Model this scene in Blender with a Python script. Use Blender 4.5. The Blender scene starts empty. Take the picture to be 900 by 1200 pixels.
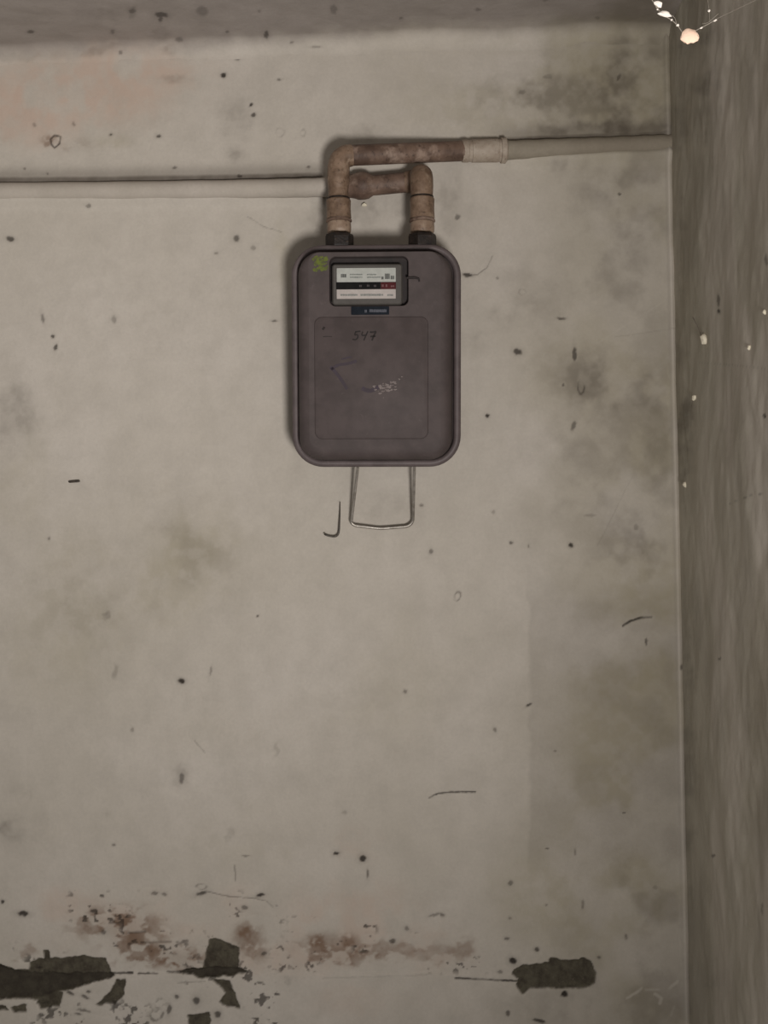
import bpy, bmesh, math, random
import numpy as np
from mathutils import Vector, Matrix

# ------------------------------------------------------------------ camera, world, light, exposure
F = 1400.0                      # focal length in pixels of the 900 x 1200 frame
D = 1.568                       # camera to back wall, metres
CAM = Vector((0.0, -D, 1.50))
PITCH, YAW = math.radians(1.0), math.radians(2.0)
scene = bpy.context.scene
COL = scene.collection
cam_data = bpy.data.cameras.new('camera')
cam_data.sensor_fit = 'VERTICAL'; cam_data.sensor_height = 24.0; cam_data.lens = F / 1200.0 * 24.0
cam_data.clip_start = 0.02
cam = bpy.data.objects.new('camera', cam_data); COL.objects.link(cam)
cam.location = CAM; cam.rotation_euler = (math.pi / 2 + PITCH, 0, YAW)
scene.camera = cam
ROT = (Matrix.Rotation(YAW, 3, 'Z') @ Matrix.Rotation(math.pi / 2 + PITCH, 3, 'X'))

world = bpy.data.worlds.new('room_light'); scene.world = world; world.use_nodes = True
bg = world.node_tree.nodes['Background']
bg.inputs[0].default_value = (1.0, 0.955, 0.91, 1); bg.inputs[1].default_value = 0.315

lamp = bpy.data.lights.new('phone_torch', 'AREA'); lamp.shape = 'DISK'; lamp.size = 0.24
lamp.energy = 7.3; lamp.color = (1.0, 0.955, 0.915); lamp.spread = math.radians(100)
lo = bpy.data.objects.new('phone_torch', lamp); COL.objects.link(lo)
lo.location = (0.22, -1.72, 1.18)
lo.rotation_euler = (Vector((-0.58, 0.0, 1.98)) - Vector(lo.location)).to_track_quat('-Z', 'Y').to_euler()

scene.view_settings.view_transform = 'Standard'; scene.view_settings.look = 'None'
scene.view_settings.exposure = 0.0; scene.view_settings.gamma = 1.0
scene.view_settings.use_curve_mapping = False

# ------------------------------------------------------------------ measuring helpers
def ray(px, py):
    return ROT @ Vector(((px - 450.0) / F, -(py - 600.0) / F, -1.0))
def P(px, py, y=0.0):
    """point on the plane at world depth y (0 = back wall surface, negative = in front of it)"""
    d = ray(px, py); t = (y - CAM.y) / d.y
    return CAM + d * t
RT = np.array(ROT.transposed())
def chart(X, Y, Z):
    v = np.stack([X - CAM.x, Y - CAM.y, Z - CAM.z]).reshape(3, -1)
    c = RT @ v
    s = X.shape
    return (450 + F * c[0] / -c[2]).reshape(s), (600 - F * c[1] / -c[2]).reshape(s)

# the room's right corner is out of plumb: x of the corner as a function of height
_cz = [P(784, 60), P(788, 250), P(793.5, 500), P(798, 740), P(804, 1000), P(808, 1200)]
_czz = np.array([p.z for p in _cz][::-1]); _czx = np.array([p.x for p in _cz][::-1])
def corner_x(z):
    return np.interp(z, _czz, _czx)
Z_CEIL = P(450, 52).z
COVE = 0.022

# ------------------------------------------------------------------ numpy noise
def _hash(ix, iy, seed):
    h = (ix.astype(np.int64) * 374761393 + iy.astype(np.int64) * 668265263 + seed * 1442695041) & 0x7fffffff
    h = ((h ^ (h >> 13)) * 1274126177) & 0x7fffffff
    return ((h ^ (h >> 16)) & 0xffff) / 65535.0
def vnoise(x, y, seed=0):
    ix = np.floor(x); iy = np.floor(y); fx = x - ix; fy = y - iy
    fx = fx * fx * (3 - 2 * fx); fy = fy * fy * (3 - 2 * fy)
    a = _hash(ix, iy, seed); b = _hash(ix + 1, iy, seed); c = _hash(ix, iy + 1, seed); d = _hash(ix + 1, iy + 1, seed)
    return (a * (1 - fx) + b * fx) * (1 - fy) + (c * (1 - fx) + d * fx) * fy
def fbm(x, y, seed=0, octv=4):
    s = 0; a = 0.5; t = 0
    for i in range(octv):
        s = s + a * vnoise(x, y, seed + i * 17); t += a; a *= 0.5; x = x * 2.03 + 5.1; y = y * 2.03 + 1.7
    return s / t
def sstep(a, b, x):
    t = np.clip((x - a) / (b - a), 0, 1); return t * t * (3 - 2 * t)

# ------------------------------------------------------------------ materials
def new_mat(name):
    m = bpy.data.materials.new(name); m.use_nodes = True
    nt = m.node_tree; b = nt.nodes['Principled BSDF']
    return m, nt, b
def N(nt, t, **kw):
    n = nt.nodes.new(t)
    for k, v in kw.items(): setattr(n, k, v)
    return n
def noise(nt, scale, detail=4, rough=0.55, coord=None, mapping=None):
    n = N(nt, 'ShaderNodeTexNoise'); n.inputs['Scale'].default_value = scale
    n.inputs['Detail'].default_value = detail; n.inputs['Roughness'].default_value = rough
    tc = N(nt, 'ShaderNodeTexCoord')
    src = tc.outputs['Object']
    if mapping:
        mp = N(nt, 'ShaderNodeMapping'); mp.inputs['Scale'].default_value = mapping
        nt.links.new(src, mp.inputs[0]); src = mp.outputs[0]
    nt.links.new(src, n.inputs['Vector'])
    return n.outputs['Fac']
def ramp(nt, fac, lo, hi, vlo=0.0, vhi=1.0):
    r = N(nt, 'ShaderNodeMapRange'); r.clamp = True
    r.inputs[1].default_value = lo; r.inputs[2].default_value = hi; r.inputs[3].default_value = vlo; r.inputs[4].default_value = vhi
    nt.links.new(fac, r.inputs[0]); return r.outputs[0]
def mix(nt, fac, a, b, blend='MIX'):
    n = N(nt, 'ShaderNodeMix', data_type='RGBA', blend_type=blend)
    for sock, v in ((n.inputs[0], fac), (n.inputs[6], a), (n.inputs[7], b)):
        if isinstance(v, (int, float)): sock.default_value = v
        elif isinstance(v, tuple): sock.default_value = (*v, 1)
        else: nt.links.new(v, sock)
    return n.outputs[2]
def bump(nt, b, h, strength, dist=0.001):
    n = N(nt, 'ShaderNodeBump'); n.inputs['Strength'].default_value = strength; n.inputs['Distance'].default_value = dist
    nt.links.new(h, n.inputs['Height']); nt.links.new(n.outputs[0], b.inputs['Normal'])
def math_(nt, op, a, b):
    n = N(nt, 'ShaderNodeMath', operation=op)
    for s, v in ((n.inputs[0], a), (n.inputs[1], b)):
        if isinstance(v, (int, float)): s.default_value = v
        else: nt.links.new(v, s)
    return n.outputs[0]

def srgb(r, g, b):
    f = lambda c: (c / 255 / 12.92) if c / 255 <= 0.04045 else ((c / 255 + 0.055) / 1.055) ** 2.4
    return (f(r), f(g), f(b))

def plaster(name, base_a, base_b, marks=True, streak=False, tone=None):
    m, nt, b = new_mat(name)
    n1 = noise(nt, 3.2, 5); n2 = noise(nt, 26, 5, 0.6); n3 = noise(nt, 260, 3, 0.6)
    c = mix(nt, ramp(nt, n1, 0.35, 0.65), base_a, base_b)
    c = mix(nt, ramp(nt, n2, 0.40, 0.70, 0.0, 0.40), c, tuple(x * 0.80 for x in base_b))
    c = mix(nt, ramp(nt, n3, 0.35, 0.7, 0.0, 0.14), c, tuple(x * 0.62 for x in base_b))
    if marks:
        a1 = N(nt, 'ShaderNodeAttribute', attribute_name='stain_a'); a2 = N(nt, 'ShaderNodeAttribute', attribute_name='stain_b')
        s1 = N(nt, 'ShaderNodeSeparateColor'); s2 = N(nt, 'ShaderNodeSeparateColor')
        nt.links.new(a1.outputs['Color'], s1.inputs[0]); nt.links.new(a2.outputs['Color'], s2.inputs[0])
        c = mix(nt, s1.outputs[1], c, srgb(188, 166, 151))          # pink old paint
        c = mix(nt, s2.outputs[0], c, srgb(156, 148, 124))          # greenish yellow grime
        c = mix(nt, s1.outputs[2], c, srgb(116, 92, 74))            # rust brown
        c = mix(nt, s1.outputs[0], c, srgb(82, 74, 66))             # grey grime and painted shade
        c = mix(nt, s2.outputs[2], c, srgb(222, 214, 204))          # white scuffs, and light painted on the right wall
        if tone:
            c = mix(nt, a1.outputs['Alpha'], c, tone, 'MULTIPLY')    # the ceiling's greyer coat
        un = mix(nt, ramp(nt, noise(nt, 70, 6, 0.7), 0.38, 0.62), srgb(64, 58, 49), srgb(88, 83, 70))
        un = mix(nt, ramp(nt, noise(nt, 150, 4, 0.7), 0.62, 0.75, 0, .5), un, srgb(128, 118, 104))
        c = mix(nt, s2.outputs[1], c, un)                           # older dark coat laid bare
        c = mix(nt, a2.outputs['Alpha'], c, srgb(42, 36, 31))       # small chips and cracks
    nt.links.new(c, b.inputs['Base Color'])
    b.inputs['Roughness'].default_value = 0.82; b.inputs['Specular IOR Level'].default_value = 0.25
    h = math_(nt, 'ADD', math_(nt, 'MULTIPLY', n2, 1.0), math_(nt, 'MULTIPLY', n3, 0.35))
    bump(nt, b, h, 0.35, 0.0018)
    return m

def painted(name, col_a, col_b, speck, scale=60, rough=0.55, bumpv=0.25, speck_lo=0.62, spec=0.4, metal=0.0, pale=None):
    m, nt, b = new_mat(name)
    n1 = noise(nt, scale, 5, 0.6); n2 = noise(nt, scale * 3.1, 5, 0.65)
    c = mix(nt, ramp(nt, n1, 0.38, 0.62), col_a, col_b)
    c = mix(nt, ramp(nt, n2, speck_lo, speck_lo + 0.12, 0, 0.8), c, speck)
    if pale: c = mix(nt, ramp(nt, noise(nt, scale * .8, 4, 0.6, mapping=(1, 1.3, .9)), 0.56, 0.68, 0, 0.7), c, pale)
    nt.links.new(c, b.inputs['Base Color'])
    b.inputs['Roughness'].default_value = rough; b.inputs['Specular IOR Level'].default_value = spec; b.inputs['Metallic'].default_value = metal
    bump(nt, b, math_(nt, 'ADD', n1, n2), bumpv, 0.0012)
    return m

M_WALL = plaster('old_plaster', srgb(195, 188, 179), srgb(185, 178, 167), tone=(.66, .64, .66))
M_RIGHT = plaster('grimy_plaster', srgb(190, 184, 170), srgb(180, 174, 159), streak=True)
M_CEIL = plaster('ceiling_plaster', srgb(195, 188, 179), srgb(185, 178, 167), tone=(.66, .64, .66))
M_FLOOR = painted('concrete_floor', srgb(110, 104, 96), srgb(96, 90, 82), srgb(70, 66, 60), 8, 0.85)
M_METER = painted('meter_enamel', srgb(82, 73, 72), srgb(73, 65, 64), srgb(92, 83, 82), 45, 0.62, 0.10, 0.62, 0.22)
M_RIM = painted('meter_rim_enamel', srgb(98, 88, 88), srgb(86, 77, 77), srgb(116, 105, 102), 50, 0.50, 0.12, 0.62, 0.3)  # brighter light on the rim painted in as a paler enamel
M_RECESS = painted('recess_black', srgb(46, 38, 37), srgb(36, 31, 30), srgb(54, 47, 44), 60, 0.7, 0.1)
M_BEZEL = painted('bezel_grey', srgb(76, 72, 68), srgb(70, 66, 62), srgb(86, 81, 77), 90, 0.6, 0.1, 0.64)
M_PIPE_RUST = painted('rusty_brown_paint', srgb(116, 95, 82), srgb(84, 66, 56), srgb(58, 44, 37), 48, 0.6, 0.6, 0.56, pale=srgb(158, 138, 124))
M_PIPE_TAN = painted('tan_paint', srgb(134, 112, 94), srgb(102, 82, 66), srgb(66, 49, 38), 60, 0.5, 0.6, 0.56, pale=srgb(156, 136, 118))
M_PIPE_TANB = painted('tan_paint_worn', srgb(150, 130, 112), srgb(122, 100, 84), srgb(74, 56, 44), 70, 0.5, 0.6, 0.57, pale=srgb(168, 150, 134))
M_PIPE_CREAM = painted('cream_rust_paint', srgb(170, 158, 144), srgb(148, 134, 120), srgb(104, 84, 70), 55, 0.6, 0.5, 0.58)
M_NUT = painted('blackened_steel', srgb(40, 32, 28), srgb(24, 20, 18), srgb(92, 72, 58), 110, 0.5, 0.4, 0.60, 0.25)
M_PIPE_WALL = plaster('painted_over_pipe', srgb(186, 178, 169), srgb(174, 166, 155), marks=False)
M_PIPE_DIRTY = plaster('painted_over_pipe_grimy', srgb(152, 144, 130), srgb(130, 121, 107), marks=False)
M_WIRE = painted('galvanised_wire', srgb(160, 154, 146), srgb(128, 122, 114), srgb(96, 86, 76), 120, 0.38, 0.2, 0.6, 0.6, 0.5)
M_DARKWIRE = painted('dull_dark_wire', srgb(78, 70, 62), srgb(56, 50, 44), srgb(100, 88, 76), 150, 0.5, 0.2)
M_WHITE = painted('label_white', srgb(172, 174, 168), srgb(164, 166, 160), srgb(152, 152, 146), 150, 0.4, 0.02, 0.66)
M_LPINK = painted('label_warm_white', srgb(176, 168, 163), srgb(168, 160, 155), srgb(152, 146, 140), 150, 0.4, 0.02, 0.66)
M_INK = painted('grey_print', srgb(112, 116, 112), srgb(98, 102, 98), srgb(130, 130, 126), 200, 0.6, 0.0)
M_INKD = painted('dark_print', srgb(62, 62, 60), srgb(54, 54, 52), srgb(80, 80, 78), 200, 0.6, 0.0)
M_BLACK = painted('counter_black', srgb(22, 22, 20), srgb(16, 16, 15), srgb(30, 28, 26), 100, 0.6, 0.02, 0.62, 0.1)
M_RED = painted('counter_red', srgb(78, 34, 36), srgb(66, 28, 30), srgb(90, 44, 44), 100, 0.6, 0.02, 0.62, 0.1)
M_DIGIT = painted('drum_digit', srgb(58, 52, 50), srgb(52, 46, 44), srgb(66, 58, 56), 100, 0.5, 0.0)
M_DIGITR = painted('drum_digit_red', srgb(112, 74, 74), srgb(104, 66, 66), srgb(118, 84, 84), 100, 0.5, 0.0)
M_NAVY = painted('plate_black_blue', srgb(26, 32, 40), srgb(18, 24, 32), srgb(34, 40, 48), 90, 0.6, 0.05, 0.62, 0.1)
M_NAVYT = painted('plate_print', srgb(84, 86, 96), srgb(72, 74, 84), srgb(90, 92, 100), 90, 0.5, 0.0)
M_GREEN = painted('green_crayon', srgb(98, 108, 40), srgb(80, 82, 50), srgb(112, 124, 46), 200, 0.8, 0.4, 0.55)
M_MARK = painted('brown_black_ink', srgb(34, 25, 22), srgb(27, 21, 20), srgb(44, 34, 30), 300, 0.7, 0.0)
M_SMEAR = painted('purple_smear', srgb(62, 52, 62), srgb(58, 49, 55), srgb(70, 60, 66), 120, 0.7, 0.1)
M_SCUFF = painted('pale_scuff', srgb(122, 112, 110), srgb(104, 94, 92), srgb(142, 132, 128), 260, 0.8, 0.2, 0.5)
M_FLAKE = painted('plaster_flake_white', srgb(250, 244, 236), srgb(246, 236, 226), srgb(236, 224, 212), 120, 0.9, 0.3, 0.7)
M_PEACH = painted('plaster_flake_peach', srgb(250, 220, 198), srgb(246, 210, 186), srgb(252, 238, 226), 90, 0.9, 0.3, 0.64)
M_WEB = painted('dusty_web', srgb(150, 142, 132), srgb(130, 122, 112), srgb(180, 172, 160), 120, 0.9, 0.0)
M_CRUMB = painted('plaster_crumb_pale', srgb(236, 228, 208), srgb(222, 214, 192), srgb(200, 190, 168), 220, 0.9, 0.3, 0.62)

# ------------------------------------------------------------------ object helpers
def link(name, me, mat=None, parent=None):
    o = bpy.data.objects.new(name, me); COL.objects.link(o)
    if mat: me.materials.append(mat)
    if parent: o.parent = parent
    return o
def tag(o, label, cat, group=None):
    o['label'] = label; o['category'] = cat
    if group: o['group'] = group
    return o
def empty(name, loc, rot=(0, 0, 0)):
    o = bpy.data.objects.new(name, None); COL.objects.link(o); o.location = loc; o.rotation_euler = rot
    o.empty_display_size = 0.05
    return o
def from_bm(name, bm, mat, parent=None, smooth=True, angle=40):
    bmesh.ops.recalc_face_normals(bm, faces=bm.faces)
    me = bpy.data.meshes.new(name); bm.to_mesh(me); bm.free()
    if smooth:
        me.polygons.foreach_set('use_smooth', [True] * len(me.polygons))
        me.set_sharp_from_angle(angle=math.radians(angle))
    return link(name, me, mat, parent)
def grid_mesh(name, X, Y, Z, attrs=None, flip=False):
    h, w = X.shape
    me = bpy.data.meshes.new(name)
    co = np.stack([X, Y, Z], -1).reshape(-1, 3).astype(np.float32)
    idx = np.arange(h * w, dtype=np.int32).reshape(h, w)
    q = np.stack([idx[:-1, :-1], idx[:-1, 1:], idx[1:, 1:], idx[1:, :-1]], -1).reshape(-1, 4)
    if flip: q = q[:, ::-1]
    n = len(q)
    me.vertices.add(h * w); me.vertices.foreach_set('co', co.ravel())
    me.loops.add(n * 4); me.loops.foreach_set('vertex_index', np.ascontiguousarray(q).ravel())
    me.polygons.add(n); me.polygons.foreach_set('loop_start', np.arange(n, dtype=np.int32) * 4)
    me.update(calc_edges=True)
    me.polygons.foreach_set('use_smooth', np.ones(n, dtype=bool))
    for k, a in (attrs or {}).items():
        at = me.attributes.new(k, 'FLOAT_COLOR', 'POINT')
        at.data.foreach_set('color', np.ascontiguousarray(a.reshape(-1, 4).astype(np.float32)).ravel())
    me.validate(); me.update()
    return me
def frame_from(t, up=Vector((0, 0, 1))):
    t = t.normalized()
    a = t.cross(up)
    if a.length < 1e-3: a = t.cross(Vector((0, 1, 0)))
    a.normalize(); return a, t.cross(a).normalized()
def tube_into(bm, pts, rad, seg=14, cap=True):
    pts = [Vector(p) for p in pts]; n = len(pts)
    rads = rad if isinstance(rad, (list, tuple)) else [rad] * n
    tang = []
    for i in range(n):
        d = (pts[min(i + 1, n - 1)] - pts[max(i - 1, 0)])
        tang.append(d.normalized() if d.length > 1e-9 else tang[-1])
    a, b = frame_from(tang[0]); rings = []
    for i in range(n):
        if i:
            q = tang[i - 1].rotation_difference(tang[i]); a = q @ a; b = q @ b
        rings.append([bm.verts.new(pts[i] + (a * math.cos(2 * math.pi * k / seg) + b * math.sin(2 * math.pi * k / seg)) * rads[i]) for k in range(seg)])
    for r0, r1 in zip(rings, rings[1:]):
        for k in range(seg):
            bm.faces.new((r0[k], r0[(k + 1) % seg], r1[(k + 1) % seg], r1[k]))
    if cap:
        bm.faces.new(rings[0][::-1]); bm.faces.new(rings[-1])
def tube(name, pts, rad, mat, parent=None, seg=16, angle=35):
    bm = bmesh.new(); tube_into(bm, pts, rad, seg); return from_bm(name, bm, mat, parent, True, angle)
def lathe(name, base, axis, prof, mat, parent=None, seg=24, angle=30):
    """prof: list of (distance along axis, radius)"""
    ax = Vector(axis).normalized(); base = Vector(base)
    a, b = frame_from(ax); bm = bmesh.new(); rings = []
    for t, r in prof:
        rings.append([bm.verts.new(base + ax * t + (a * math.cos(2 * math.pi * k / seg) + b * math.sin(2 * math.pi * k / seg)) * r) for k in range(seg)])
    for r0, r1 in zip(rings, rings[1:]):
        for k in range(seg): bm.faces.new((r0[k], r0[(k + 1) % seg], r1[(k + 1) % seg], r1[k]))
    bm.faces.new(rings[0][::-1]); bm.faces.new(rings[-1])
    return from_bm(name, bm, mat, parent, True, angle)
def smooth_path(pts, n=8):
    pts = [Vector(p) for p in pts]; out = []
    for i in range(len(pts) - 1):
        p0 = pts[max(i - 1, 0)]; p1 = pts[i]; p2 = pts[i + 1]; p3 = pts[min(i + 2, len(pts) - 1)]
        for k in range(n):
            t = k / n
            out.append(0.5 * ((2 * p1) + (p2 - p0) * t + (2 * p0 - 5 * p1 + 4 * p2 - p3) * t * t + (3 * p1 - p0 - 3 * p2 + p3) * t ** 3))
    out.append(pts[-1]); return out
def fillet_path(pts, r, n=8):
    """polyline with every inner corner rounded to radius-like distance r"""
    pts = [Vector(p) for p in pts]; out = [pts[0]]
    for i in range(1, len(pts) - 1):
        p = pts[i]; a = (pts[i - 1] - p); b = (pts[i + 1] - p)
        rr = r[i - 1] if isinstance(r, (list, tuple)) else r
        d = min(rr, a.length * 0.49, b.length * 0.49)
        s = p + a.normalized() * d; e = p + b.normalized() * d
        for k in range(n + 1):
            t = k / n; out.append(s * (1 - t) ** 2 + p * 2 * t * (1 - t) + e * t * t)
    out.append(pts[-1]); return out

# ------------------------------------------------------------------ marks on the plaster (a, b in photo-sized wall units)
# small chips: x, y, rx, ry, angle, strength
CHIPS = [(12,280,5,3,.3,.8),(277,279,4,4,0,.7),(253,296,3,2,0,.4),(297,290,3,3,0,.35),(50,373,2,6,-.2,.5),(62,394,2.2,2,0,.8),(65,407,2,4,.2,.8),
 (133,374,3,5,0,.35),(321,376,3.5,1.3,0,.7),(57,631,1.5,2,0,.5),(213,798,4.2,3,0,1),(302,722,1.6,1.6,0,.7),(213,912,3,7,.1,.6),(155,855,2,3,0,.35),
 (133,990,2,2,0,.5),(247,786,1.5,6,.2,.4),(394,1000,4,2.6,0,.95),(425,1006,4.2,4.2,0,.95),(431,1024,1.6,6,0,.6),(598,1035,3,3,-.7,.55),(288,1003,5,1,0,.4),
 (607,412,5.5,4,.2,.85),(673,415,2.4,9,0,.75),(660,451,2,2,0,.6),(571,487,2.3,2.3,0,1),(672,499,2.5,6,.3,.6),(658,373,6,1.7,0,.7),
 (669,639,3.2,2.4,.5,.95),(599,636,2,2,0,.7),(505,646,2.6,3,0,.55),(620,826,4.5,1.3,-.5,.8),(475,810,2.4,2.2,0,.5),(580,855,2,3,-.5,.5),(731,953,2,1.4,0,.7),
 (641,994,2.2,1.5,0,.7),(674,998,1.5,5,0,.4),(797,781,2,3,0,.7),(757,752,1.4,5,.1,.7),(683,1060,1.5,6,0,.45),(734,1098,2,3.5,0,.5),(702,1122,2,2.4,0,.5),
 (27,1071,7,3,.1,.95),(3,1057,2.4,2.4,0,.9),(236,1047,7,2.5,-.3,.8),(305,1049,5,2.2,-.2,.95),(181,1047,4,2,0,.55),(192,1048,3,2,0,.5),(287,1064,4,2.6,0,.6),(109,1068,3,2.2,0,.8),
 (121,1093,3,3,0,.6),(309,1118,3.5,3,0,.7),(230,1173,4,5,0,.8),(255,1189,4,4,0,.8),(198,1183,2.6,6,.2,.7),(207,1168,3,3,0,.7),(100,1168,5,2,.4,.7),(104,1162,3,2,0,.7),
 (82,1164,5,2,.3,.8),(100,1184,8,1.6,.2,.6),(92,1188,4,1.6,0,.6),(180,1195,5,2,.5,.5),(190,1190,2,5,.4,.5),(601,1126,5,4,.4,1),(661,1165,4.4,4,0,1),(629,1112,3,2.4,0,.8),(632,1196,8,2.4,.2,.85),
 (595,1187,3.2,3,0,.7),(586,1139,3,2,0,.5),(460,1104,4,3,0,.7),(477,1089,3,3,0,.5),(594,1100,3,2,0,.6),(702,1122,2,2,0,.6),(518,1073,3,2,.4,.6),(509,1073,8,1.6,-.3,.45),
 (294,123,2.2,2.4,0,.9),(297,135,3,2.6,0,.8),(262,88,3,2.6,0,.95),(278,66,4,5,0,.55),(186,160,3,2.2,0,.8),(130,158,2,1.6,0,.8),(205,197,3,1.3,0,.6),(281,206,3,1.3,0,.8),
 (356,228,6,1.6,0,.9),(316,220,1.6,1.6,0,.7),(362,196,2,1.4,0,.6),(327,93,3,1.2,0,.55),(29,197,1.6,1.6,0,.5),(56,204,1.8,1.4,0,.5),(104,242,3,2,0,.5),(40,146,2,3,0,.35),(86,145,2,2.4,0,.4),
 (726,227,1.8,1.8,0,.7),(725,90,2,5,.5,.5),(536,254,3,4,.6,.6),(612,108,4,3,0,.35),(642,90,6,3,0,.3),(598,1076,2,2,0,.4),(650,880,1.8,1.8,0,.5),(404,952,3,2,0,.25),(640,1060,1.6,1.4,0,.4),
 (548,322,6,2,.1,.9),(583,326,1.5,2,0,.4),(745,618,3,4,0,.3),(692,604,8,2,0,.25),(620,640,1.5,2,0,.5),(578,600,2,2,0,.3),(494,592,2.4,2,0,.5),(768,1040,3,2,0,.25)]
RINGS = [(536,699,3.5,5.5,.3,.7),(681,454,3.4,8,.0,.8),(612,342,4,3.5,0,.35),(328,155,5,5,0,.35),(355,156,3,4,0,.3),(236,1039,6,3,0,.5)]
# soft grey smudges, and shade painted around risers, elbow and right pipe: x, y, rx, ry, angle, strength
SMUDGES = [(720,452,70,36,.1,.42),(748,648,48,62,0,.36),(700,540,70,60,0,.20),(585,378,50,17,-.55,.34),(606,470,30,16,0,.15),(18,488,24,46,0,.34),(150,680,130,85,-.4,.14),
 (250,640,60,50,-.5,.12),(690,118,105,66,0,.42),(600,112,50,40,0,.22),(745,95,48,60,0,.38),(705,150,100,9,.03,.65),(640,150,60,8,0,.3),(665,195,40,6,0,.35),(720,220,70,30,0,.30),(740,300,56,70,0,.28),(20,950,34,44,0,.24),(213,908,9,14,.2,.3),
 (125,722,4,7,.1,.5),(136,785,4,9,.1,.35),(128,955,5,8,-.5,.35),(35,932,3,11,.1,.4),(8,965,9,14,0,.45),(324,880,3,9,.2,.3),(270,978,4,9,0,.25),(715,1180,120,40,0,.22),
 (760,1040,40,70,0,.18),(700,860,60,120,0,.10),(640,560,40,50,0,.12),(740,760,40,40,0,.14),(275,140,18,34,0,.30),(277,180,10,10,0,.35),(133,378,6,9,0,.25),(155,16,6,7,0,.45),(238,20,11,8,0,.42),
 (201,62,12,8,0,.35),(190,45,12,6,0,.22),(365,262,16,30,0,.16),(350,420,16,120,0,.10),(560,255,20,30,0,.18),(445,250,40,26,0,.42),(528,245,14,46,0,.30),(372,245,14,40,0,.30),(440,158,60,12,0,.30),(600,300,40,40,0,.12),
 (690,440,26,24,0,.22),(640,360,20,60,0,.12),(770,520,20,60,0,.2),(445,590,34,22,0,.16),(760,1120,30,30,0,.15),(100,18,60,9,0,.18),(60,66,90,6,.0,.25),(205,93,24,4,0,.35),(120,60,30,5,-.15,.3)]
PINKS = [(95,105,120,46,-.12,.75),(20,140,60,40,0,.45),(185,88,50,22,0,.35),(410,1078,75,42,0,.42),(420,992,26,20,0,.30),(355,1120,130,22,0,.40),(500,1110,60,26,0,.30),(70,1062,40,20,0,.35),(180,1080,80,30,0,.35),(60,1100,40,14,0,.3),(420,1170,60,20,0,.2),(285,1055,30,20,0,.2)]
RUSTS = [(130,1082,46,18,-.1,.62),(160,1100,40,26,.1,.62),(175,1120,46,14,0,.55),(215,1125,30,12,0,.75),(290,1096,16,18,.4,.75),(300,1116,14,16,.6,.5),(395,1108,36,14,0,.62),(408,1120,46,12,0,.72),(370,1112,10,16,0,.6),(340,1112,18,8,0,.5),
 (460,1112,40,12,0,.4),(515,1118,28,12,0,.45),(545,1110,10,14,0,.4),(95,1078,24,6,0,.5),(62,166,12,8,0,.45),(150,1098,18,10,.5,.4),(30,1116,16,6,-.4,.35),(80,170,30,7,0,.2)]
YELLOWS = [(735,900,70,220,0,.55),(770,620,40,200,0,.40),(690,1050,110,60,0,.40),(150,680,150,80,-.4,.30),(780,330,18,180,0,.30),(640,120,160,70,0,.35),(730,100,70,70,0,.45),(225,640,60,30,-.5,.25),(120,165,40,9,0,.35),(470,790,60,80,0,.12),(330,840,120,30,-.2,.12),(690,430,70,50,0,.25),(330,320,10,60,0,.3),(20,560,40,60,0,.18),(300,980,80,40,0,.14),(60,790,60,40,0,.12)]
HOLES = [[(-60,1128),(0,1130),(16,1136),(33,1138),(128,1139),(134,1144),(117,1150),(93,1156),(70,1163),(51,1171),(0,1171),(-60,1168)],
 [(33,1140),(33,1128),(50,1124),(49,1115),(55,1115),(58,1124),(97,1121),(124,1124),(129,1140)],
 [(43,1173),(51,1163),(74,1163),(70,1179),(47,1183)],[(12,1179),(31,1177),(31,1187),(16,1187)],[(-30,1178),(6,1178),(10,1183),(-30,1184)],
 [(111,1177),(128,1163),(136,1148),(147,1148),(146,1165),(134,1177)],
 [(241,1121),(245,1101),(257,1101),(280,1111),(280,1134),(290,1140),(272,1144),(237,1146),(206,1139),(218,1136),(237,1134)],
 [(247,1146),(268,1149),(276,1163),(281,1181),(268,1181),(257,1175),(264,1163)],
 [(220,1190),(233,1187),(245,1187),(246,1215),(222,1215)],
 [(601,1135),(614,1130),(642,1128),(645,1121),(663,1124),(684,1123),(695,1130),(698,1142),(696,1152),(684,1158),(642,1158),(624,1157),(611,1165),(604,1154),(608,1146),(601,1141)]]
DEEP = [[(-60,1131),(0,1133),(16,1138),(36,1141),(128,1141),(133,1144),(117,1149),(93,1155),(70,1161),(48,1168),(0,1170),(-60,1167)],[(206,1139),(240,1135),(262,1134),(280,1135),(290,1140),(268,1143),(237,1145)]]
CRACKS = [([(59,163),(64,158),(71,160),(70,168),(64,173),(60,169),(59,163)],1.2,.8),([(503,935),(512,930),(528,928.5),(557,928)],1.1,.85),([(730,733),(738,728),(750,724),(763,723)],1.5,.9),([(545,325),(560,321),(571,313),(577,300)],.8,.5),([(534,1146),(560,1147),(605,1149)],1.3,.95),
 ([(128,1141),(155,1140.5)],1.4,.9),([(162,1141),(184,1141)],1.2,.85),([(196,1139),(212,1140)],1.1,.7),([(284,1140),(290,1139)],1.2,.8),([(240,1044),(265,1050),(300,1053),(312,1056),(320,1063)],.8,.5),
 ([(275,1014),(276,1032)],1,.45),([(290,254),(310,266),(330,272)],.7,.35),([(378,1146),(500,1143)],.9,.15),([(208,1152),(240,1150)],1.0,.4),([(720,395),(790,385)],.8,.15),([(240,882),(228,868)],.8,.3),
 ([(820,0),(820,1)],.5,.1),([(165,1105),(200,1104)],1.4,.6),([(150,1094),(170,1092)],1.6,.5),([(740,560),(700,640)],.8,.12),([(500,410),(500,411)],.5,.1)]
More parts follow.
